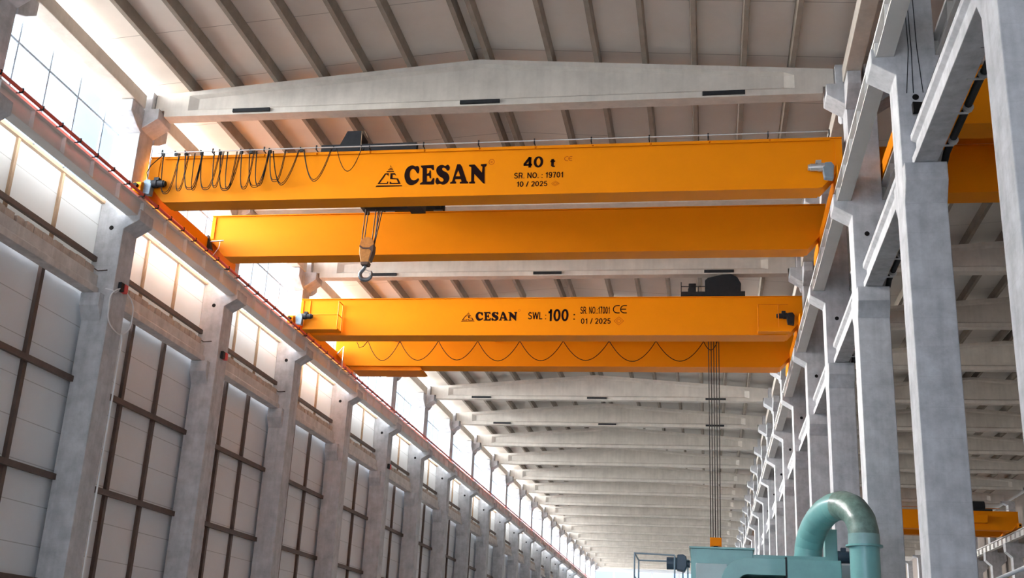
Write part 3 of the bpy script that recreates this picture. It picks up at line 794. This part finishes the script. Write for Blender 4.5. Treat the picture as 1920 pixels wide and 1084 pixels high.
# --- hook block of the 40 t crane
hb = thing('hook_block', (-11.22, 34, 13.85), 'rusty tan hook block with steel hook hanging under the 40 t crane', 'hook block')
b = MB()
for s in (-0.19, 0.19):
    b.cyl((s - 0.025, -0.16, 1.2), (s - 0.025, 0.16, 1.2), 0.001, 3)
b = MB().prism([(-0.24, 1.05), (-0.235, 0.78), (-0.13, 0.38), (0.10, 0.38), (0.17, 0.75), (0.24, 1.05)], -0.13, 0.13, 'Y')
b.build('housing', 'hblock', hb, 0.02)
for y in (-0.09, 0.0, 0.09):
    MB().tube([(0, y - 0.03, 1.10), (0, y - 0.015, 1.10), (0, y + 0.015, 1.10), (0, y + 0.03, 1.10)], [0.235, 0.205, 0.205, 0.235], 22).build('sheave', 'hblock', hb)
b = MB().prism([(-0.24, 1.05), (-0.1, 0.95), (0.1, 0.95), (0.25, 1.06), (0.25, 0.85), (0.16, 0.5), (0.13, 0.5), (0.19, 0.82), (0.1, 0.9), (-0.12, 0.9), (-0.24, 0.98)], -0.145, 0.145, 'Y')
b.build('rope_guard', 'steel', hb)
MB().prism([(-0.15, 0.44), (-0.13, 0.34), (0.09, 0.34), (0.13, 0.44)], -0.15, 0.15, 'Y').build('trunnion', 'steel', hb)
pts = [(-0.02, 0, 0.42), (-0.02, 0, 0.31), (-0.05, 0, 0.23), (-0.12, 0, 0.15)]; rr = [0.055, 0.055, 0.058, 0.062]
for i in range(14):
    a = math.radians(165 + i * 205 / 13)
    pts.append((0.03 + 0.2 * math.cos(a), 0, 0.03 + 0.19 * math.sin(a)))
    rr.append(0.066 + 0.02 * math.sin(PI * i / 13) - 0.022 * i / 13)
pts += [(0.225, 0, 0.11), (0.20, 0, 0.16)]; rr += [0.034, 0.015]
MB().tube(pts, rr, 12).build('hook', 'hook', hb)
MB().tube([(-0.02, 0, 0.24), (0.08, 0, 0.17), (0.19, 0, 0.14)], 0.012, 6).build('safety_latch', 'galv', hb)

# --- 100 t crane
c2 = thing('bridge_crane', (0, 0, 0), 'orange two-girder bridge crane lettered SWL 100 further down the hall', 'crane')
HA = girder(c2, 'front_girder', 46.12, 47.02, 15.40, 17.07, XA + 0.06, XZ + 0.06)
HB = girder(c2, 'rear_girder', 51.30, 52.25, 15.40, 17.07, XA + 0.06, XZ + 0.06)
for x in (XA, XZ): carriage(c2, x, 45.1, 54.2)
drive(c2, XA + 0.36, 45.34, 15.98, 1, 'blueg', 'dark'); drive(c2, XZ - 0.45, 45.95, 16.12, -1, 'dark', 'dark')
MB().box(XA + 0.06, XA + 0.18, -0.03, 0.02, 16.15, 17.02).build('end_plate', 'orange', HA)
MB().box(XA + 0.45, XA + 0.51, -0.03, 0.02, 16.0, 17.02).build('end_plate', 'orange', HA)
brand(HA, -9.973, 16.035, 1.845, 0.42, -10.62, 16.01, 0.62, 0.455)
ring('registered_mark', -8.03, 16.52, 0.05, 0.012, 'mark', HA)
text_mesh('capacity_sign', 'SWL :', 0.80, 0.34, -7.63, 16.10, 'letter', HA, 0.16)
text_mesh('capacity_sign', '100', 0.90, 0.565, -6.755, 16.01, 'letter', HA, 0.18)
text_mesh('capacity_sign', ':', 0.07, 0.26, -5.64, 16.08, 'letter', HA, 0.16)
text_mesh('serial_number', 'SR. NO.:17001', 1.27, 0.33, -5.345, 16.345, 'letter', HA, 0.16)
ce_mark(-3.94, 16.36, 0.38, HA, 'letter', 0.045)
text_mesh('date_sign', '01 / 2025', 1.29, 0.26, -5.31, 15.89, 'letter', HA, 0.16)
diamond(-3.67, 16.02, 0.22, 0.2, HA, 'mark')
b = MB(); b.add([(-9.75, -0.004, 15.80), (-8.55, -0.004, 15.80), (-8.55, -0.004, 15.81), (-9.75, -0.004, 15.81)], [(0, 1, 2, 3)])
# service platform in a railed cage at the window end
pf = MB().box(XA + 0.45, -16.05, 45.5, 46.1, 15.48, 15.54).build('service_platform', 'orange', c2)
def bars(segs, r, name, m, parent):
    b = MB()
    for p0, p1 in segs: b.tube([p0, p1], r, 6)
    return b.build(name, m, parent)
xa, xb, ya, yb = XA + 0.5, -16.08, 45.52, 46.08
bars([((xb, ya, 15.54), (xb, ya, 16.78)), ((xb, yb, 15.54), (xb, yb, 16.78)), ((xb, ya, 16.78), (xb, yb, 16.78)), ((xb, ya, 16.17), (xb, yb, 16.17)),
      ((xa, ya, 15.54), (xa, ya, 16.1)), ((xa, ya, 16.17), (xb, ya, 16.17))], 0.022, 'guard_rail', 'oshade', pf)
MB().box(xa, xb, ya - 0.01, ya, 15.54, 16.15).build('toe_panel', 'orange', pf)
pr_ = MB().box(2.15, 3.45, 45.7, 46.1, 15.42, 15.50)
pr_ = pr_.build('service_platform', 'orange', c2)
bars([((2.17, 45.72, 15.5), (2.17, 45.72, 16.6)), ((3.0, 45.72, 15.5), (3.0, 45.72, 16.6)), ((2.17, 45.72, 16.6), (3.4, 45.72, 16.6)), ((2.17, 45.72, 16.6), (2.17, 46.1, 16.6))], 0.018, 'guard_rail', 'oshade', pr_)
MB().box(2.17, 3.2, 45.7, 45.72, 15.5, 15.62).build('toe_panel', 'orange', pr_)
# walkway slung under the rear girder
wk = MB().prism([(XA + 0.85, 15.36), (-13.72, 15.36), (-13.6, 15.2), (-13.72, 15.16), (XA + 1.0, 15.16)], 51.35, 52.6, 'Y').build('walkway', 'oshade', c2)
# festoon between the girders
sx = [-16.34, -14.72, -12.79, -10.84, -8.78, -6.69, -4.50, -2.30, -0.08]
for i in range(8):
    MB().tube(swag(sx[i], 16.56, sx[i + 1], 16.56, 15.56 + 0.02 * (i % 3), 51.0, n=18), 0.018, 6).build('festoon_cable', 'black', c2)
MB().tube(swag(-0.08, 16.50, 0.55, 16.56, 16.12, 51.0), 0.018, 6).build('festoon_cable', 'black', c2)
MB().tube([(-16.9, 51.0, 16.5), (-16.75, 51.0, 16.2), (-16.55, 51.0, 16.28), (-16.34, 51.0, 16.56)], 0.02, 6).build('festoon_cable', 'black', c2)
b = MB().box(-17.3, 2.9, 50.97, 51.03, 16.57, 16.65)
for x in (-15, -10, -5, 0): b.box(x - 0.03, x + 0.03, 51.03, 51.31, 16.6, 16.66)
b.build('festoon_rail', 'oshade', c2)
b = MB().tube([(XA + 0.25, 51.1, 15.9), (XA + 0.55, 51.1, 16.3), (XA + 0.55, 51.1, 15.2), (XA + 0.42, 51.05, 14.95)], 0.03, 6); b.build('collector_arm', 'galv', c2)

t2 = thing('hoist_trolley', (0, 0, 0), 'black hoist trolley with a big rounded hood on the 100 t crane', 'trolley')
b = MB().box(-1.05, 1.7, 46.9, 47.1, 17.2, 17.6)
b.box(-1.05, 1.7, 51.8, 52.0, 17.2, 17.6)
for x in (-0.9, 0.3, 1.5): b.box(x - 0.12, x + 0.12, 47.1, 51.8, 17.25, 17.55)
b.build('trolley_frame', 'dark', t2)
for y_ in (47.0, 51.9):
    for x_ in (-0.8, 1.4):
        MB().cyl((x_, y_ - 0.06, 17.27), (x_, y_ + 0.06, 17.27), 0.17, 18).build('trolley_wheel', 'rail', t2)
arc = [(-0.02, 17.6), (-0.02, 18.15), (0.12, 18.28), (0.75, 18.42), (1.12, 18.44), (1.38, 18.3), (1.54, 18.0), (1.52, 17.6)]
MB().prism(arc, 47.0, 48.6, 'Y').build('drum_hood', 'dark', t2, 0.03)
b = MB().box(-0.72, -0.4, 47.0, 47.4, 17.6, 18.02); b.box(-0.75, -0.68, 47.0, 47.1, 17.6, 17.8)
b.build('motor', 'dark', t2, 0.03)
bars([((-1.04, 46.95, 17.6), (-1.04, 46.95, 18.05)), ((-1.04, 46.95, 17.85), (0.0, 46.95, 17.85)), ((-0.3, 46.95, 17.6), (-0.3, 46.95, 17.85))], 0.02, 'guard_rail', 'dark', t2)
MB().cyl((-0.3, 48.7, 17.0), (1.0, 48.7, 17.0), 0.45, 24).build('rope_drum', 'dark', t2)
for i in range(5):
    x = 0.12 + 0.115 * i
    MB().tube([(x, 48.7, 17.0), (0.15 + 0.10 * i, 48.7, 7.25)], 0.02, 6).build('wire_rope', 'rope', t2)
h2 = thing('hook_block', (0.355, 48.7, 6.2), 'orange hook block on long ropes below the 100 t crane, just over the green machine', 'hook block')
MB().box(-0.24, 0.24, -0.2, 0.2, 0.72, 1.06).build('housing', 'orange', h2, 0.02)
for s in (-1, 1): MB().box(s * 0.24, s * 0.19, -0.2, 0.2, 0.3, 0.72).build('side_plate', 'orange', h2)
for y in (-0.1, 0.1): MB().cyl((-0.0, y - 0.04, 0.55), (0, y + 0.04, 0.55), 0.18, 20).build('sheave', 'dark', h2)
pts = [(0, 0, 0.42), (0, 0, 0.2)] + [(0.2 * math.cos(math.radians(90 + a)), 0, 0.0 + 0.2 * math.sin(math.radians(90 + a))) for a in range(20, 250, 20)]
MB().tube(pts, [0.07, 0.07] + [0.07] * 11 + [0.03] if len(pts) == 14 else 0.07, 10).build('hook', 'hook', h2)

# --- cranes of the side hall
XS0, XS1 = XR + CD + 0.2, XF - 0.25
def side_crane(y, label):
    c = thing('bridge_crane', (0, 0, 0), label, 'crane')
    a = girder(c, 'front_girder', y, y + 0.8, 15.47, 17.1, XS0 - 0.06, XS1 + 0.06)
    girder(c, 'rear_girder', y + 4.4, y + 5.15, 15.47, 16.95, XS0 - 0.06, XS1 + 0.06)
    for x in (XS0, XS1): carriage(c, x, y - 0.6, y + 6.2)
    b = MB().box(XS0 + 0.6, XS1 - 0.6, y + 3.6, y + 4.38, 17.0, 17.06); b.box(XS0 + 0.6, XS1 - 0.6, y + 3.58, y + 3.62, 17.06, 17.25)
    b.build('walkway', 'oshade', c)
    bars([((XS0 + 0.6, y + 3.6, 17.9), (XS1 - 0.6, y + 3.6, 17.9)), ((XS0 + 0.6, y + 3.6, 17.5), (XS1 - 0.6, y + 3.6, 17.5))], 0.025, 'guard_rail', 'oshade', c)
    bars([((XS0 + 0.3, y + 0.2, 17.35), (XS1 - 0.6, y + 0.2, 17.35))], 0.03, 'festoon_rail', 'galv', c)
    return c
side_crane(27.4, 'shaded orange bridge crane in the side hall, seen past the big pale column')
cf = side_crane(107.0, 'distant orange bridge crane low in the side hall between the columns')
MB().box(22.3, 24.6, 106.4, 107.0, 16.0, 16.7).build('control_cabinet', 'orange', cf, 0.02)
b = MB().cyl((23.2, 107.4, 17.6), (24.6, 107.4, 17.6), 0.45, 18); b.box(21.8, 25.2, 107.0, 107.9, 17.1, 17.3)
b.build('hoist', 'dark', cf)

# ------------------------------------------------------------------ small things on the columns
def jbox(k, label, col='pink'):
    p = thing('junction_box', (XL + 0.0, Yk(k) + 0.45, 12.5), label, 'junction box')
    MB().box(0.0, 0.12, -0.2, -0.01, -0.14, 0.14).build('dark_box', 'dark', p, 0.01)
    MB().box(0.0, 0.14, 0.01, 0.2, -0.14, 0.14).build('red_box', 'pink', p, 0.01)
    return p
jbox(1, 'dark and red junction box above the cable coil on the window wall column')
jbox(2, 'dark and red junction box on the window wall column below the second corbel')
jbox(5, 'small red junction box far along the window wall')
lp = []
cy, cz, x = Yk(1) + 0.55, 11.75, XL + 0.07
for i in range(33):
    a = math.radians(100 + i * 360 / 32 * 0.98)
    lp.append((x + 0.02 * math.sin(i), cy + 0.78 * math.cos(a), cz + 0.72 * math.sin(a)))
mb = MB().tube([(XL + 0.07, Yk(1) + 0.35, 12.4)] + lp, 0.022, 6)
mb.tube([(XL + 0.06, Yk(1) + 0.3, 12.42), (XL + 0.06, Yk(1) + 0.05, 12.2), (XL + 0.05, Yk(1) - 0.06, 12.25), (XL - 0.2, Yk(1) - 0.1, 12.3)], 0.02, 6)
tag(mb.build('cable_coil', 'white'), 'pale cable hanging in one big loop on the window wall column', 'cable')
mb = MB().tube([(XL + 0.05, Yk(1) + CT + 0.03, 0.0), (XL + 0.05, Yk(1) + CT + 0.03, 10.9), (XL + 0.06, Yk(1) + 0.8, 11.1)], 0.03, 8)
tag(mb.build('conduit', 'white'), 'thin white conduit running down the edge of a window wall column', 'conduit')
for k in (1, 2, 3):
    mb = MB().tube([(XL - 0.62, Yk(k) - 0.35, 12.93), (XL - 0.62, Yk(k) - 0.02, 12.93), (XL - 0.30, Yk(k) - 0.02, 12.95)], 0.02, 6)
    tag(mb.build('steel_stub', 'steel'), 'thin steel stub beside the block course at the %s window wall column' % ORD[k + 1], 'steel stub', 'steel stubs on the ledger')
p = thing('loudspeaker', (XR + 0.4, Yk(0) - 0.11, 13.35), 'black box on a bracket on the column next to the big pale column', 'loudspeaker')
MB().prism([(-0.12, 0), (0.10, 0.02), (0.12, 0.22), (-0.13, 0.24)], -0.1, 0.05, 'Y').build('case', 'black', p, 0.01)
MB().box(0.1, 0.2, 0.0, 0.11, 0.18, 0.26).build('bracket', 'dark', p)
mb = MB()
for i, x in enumerate((XR + 0.28, XR + 0.34, XR + 0.46)):
    mb.tube([(x, Yk(0) - 0.015, 16.8), (x + 0.02, Yk(0) - 0.015, 15.0), (x + 0.08 * (i - 1), Yk(0) - 0.015, 13.9)], 0.01, 5)
tag(mb.build('cable', 'dark'), 'thin dark cables running down the upper face of the column by the loudspeaker', 'cable')
for k in (-1, 0):
    mb = MB()
    for d in (0.0, 0.05): mb.tube([(XR + 0.23 + d, Yk(k) + CT, 12.9), (XR + 0.23 + d, Yk(k) + 4, 12.905), (XR + 0.23 + d, Yk(k) + BAY, 12.9)], 0.016, 6)
    tag(mb.build('cable', 'dark'), 'dark cables lying on top of the ledger beam, %s bay of the middle columns' % ORD[k + 2], 'cable')

# ------------------------------------------------------------------ green dust extraction machine
g = thing('dust_extractor', (0, 0, 0), 'green dust extractor with a big bent duct standing by the middle columns', 'dust extractor')
MB().box(-0.39, 1.08, 28.0, 30.3, 0, 4.60).build('cabinet', 'green', g, 0.015)
MB().box(-0.43, 1.12, 27.95, 30.35, 4.60, 4.64).build('cabinet_lid', 'green', g)
MB().box(1.08, 2.95, 28.15, 30.2, 0, 4.40).build('cabinet', 'green', g, 0.015)
MB().box(1.08, 2.95, 28.1, 30.2, 4.40, 4.5).build('cabinet_lid', 'green', g)
MB().box(-0.27, 0.46, 27.86, 28.0, 2.5, 4.24).build('access_panel', 'pale', g, 0.01)
# flat duct that bends down in front
ox, oz, R1, R2 = 0.92, 3.70, 0.62, 0.24
arc = [(ox + R1 * math.cos(math.radians(a)) , oz + R1 * math.sin(math.radians(a))) for a in range(180, 89, -10)]
inn = [(ox + R2 * math.cos(math.radians(a)), oz + R2 * math.sin(math.radians(a))) for a in range(90, 181, 10)]
MB().prism([(ox - R1, 2.5)] + arc + [(1.78, oz + R1), (1.78, oz + R2)] + inn + [(ox - R2, 2.5)], 27.0, 27.85, 'Y').build('flat_duct', 'green', g, 0.012)
MB().box(1.76, 1.80, 26.96, 27.89, 3.90, 4.35).build('duct_flange', 'dark', g)
MB().box(1.80, 3.0, 26.95, 28.0, 0, 4.31).build('fan_box', 'green', g, 0.02)
MB().box(0.7, 1.76, 27.4, 27.9, 0, 3.9).build('dark_recess', 'black', g)  # solid black box standing in for shade in the cut-out
# big round duct: up from the cabinet, over and down
A = Vector((2.40, 28.55, 4.42)); B_ = Vector((3.44, 26.35, 4.70))
cen = (A + B_) / 2; ax = (A - B_) / 2; ax = ax; Rr = ax.length; e = ax.normalized()
path = []; rad = []
for i in range(25):
    a = PI * i / 24
    sag = 1.0 - 0.06 * math.sin(a)
    path.append(cen + e * Rr * math.cos(a) + Vector((0, 0, 1.0)) * (0.92 * math.sin(a)))
n = len(path)
MB().tube([A + Vector((0, 0, -0.02)), A + Vector((0, 0, 0.14))], 0.335, 28).build('duct_collar', 'green', g)
mb = MB()
for i in range(0, 14, 2):
    p0, p1 = path[i] + Vector((0, 0, 0.1)), path[i + 2] + Vector((0, 0, 0.1))
    d_ = (p1 - p0) * 0.10
    mb.tube([p0 - d_, p0 + d_ * 0.2, p1 - d_ * 0.2, p1 + d_], [0.322, 0.327, 0.327, 0.322], 28, False)
mb.build('round_duct', 'green', g)
MB().tube([p_ + Vector((0, 0, 0.1)) for p_ in path[14:]], [0.335 + 0.006 * math.sin(i * 2.1) for i in range(n - 14)], 28, False).build('patched_bend', 'wrap', g)
MB().tube([B_ + Vector((0, 0, 0.14)), B_ + Vector((0, 0, -0.12))], 0.342, 28).build('duct_collar', 'collar', g)
MB().tube([B_ + Vector((0, 0, -0.1)), B_ + Vector((0, 0, -0.14))], 0.40, 28).build('duct_flange', 'green', g)
MB().tube([B_ + Vector((0, 0, -0.14)), Vector((B_.x, B_.y, 0.0))], 0.325, 32).build('down_duct', 'green', g)
# narrow riser, fan motor and grey unit between the duct legs
MB().box(2.86, 3.16, 29.1, 29.5, 3.9, 5.28).build('riser_box', 'green', g, 0.01)
b = MB().cyl((3.16, 29.2, 4.62), (3.45, 29.2, 4.62), 0.15, 18); b.box(3.24, 3.36, 29.1, 29.3, 4.74, 4.84); b.cyl((3.45, 29.2, 4.62), (3.55, 29.2, 4.62), 0.06, 12)
b.build('fan_motor', 'navy', g)
MB().box(3.18, 3.62, 29.0, 29.6, 0, 4.42).build('grey_unit', 'pale', g, 0.015)
# drive motor on the cabinet side
b = MB().cyl((-0.98, 28.4, 4.26), (-0.72, 28.4, 4.26), 0.15, 18)
b.cyl((-0.70, 28.4, 4.26), (-0.42, 28.4, 4.26), 0.09, 14)
b.build('drive_motor', 'navy', g)
MB().prism([(-0.74, 4.1), (-0.55, 4.06), (-0.48, 4.2), (-0.5, 4.42), (-0.58, 4.47), (-0.72, 4.46)], 28.2, 28.6, 'Y').build('drive_gearbox', 'navy', g, 0.02)
# railed platform beside it
pl = MB().box(-1.78, -0.4, 28.1, 29.9, 3.3, 3.36).build('platform', 'blueg', g)
segs = []
for (x, y) in ((-1.75, 28.12), (-1.75, 29.88), (-0.78, 28.12), (-0.62, 29.88), (-0.48, 29.0)):
    segs.append(((x, y, 3.36), (x, y, 4.47 if x < -1 else 4.42)))
for z in (4.45, 3.9):
    segs += [((-1.75, 28.12, z), (-1.75, 29.88, z)), ((-1.75, 29.88, z), (-0.4, 29.88, z))]
segs.append(((-0.48, 29.0, 4.42), (-0.48, 29.88, 4.44)))
segs += [((-1.75, 28.12, 4.45), (-0.78, 28.12, 4.43)), ((-1.75, 28.12, 3.75), (-0.78, 28.12, 3.75))]
bars(segs, 0.02, 'guard_rail', 'blueg', pl)
for x in (-1.7, -0.5):
    for y in (28.2, 29.8): MB().box(x - 0.05, x + 0.05, y - 0.05, y + 0.05, 0, 3.3).build('platform_leg', 'blueg', g)

# pale handrail pipe crossing the lower corner of the side hall
hr = thing('handrail', (5.2, 26.0, 0), 'pale sloping handrail pipe low in the side hall beyond the big pale column', 'handrail')
MB().tube([(0.0, 0, 3.52), (3.8, 0, 5.26)], 0.045, 12).build('rail_pipe', 'white', hr)
for x_ in (0.05, 3.7): MB().tube([(x_, 0, 0), (x_, 0, 3.54 + x_ * 0.458)], 0.04, 10).build('post', 'white', hr)
print('objects', len(bpy.data.objects))
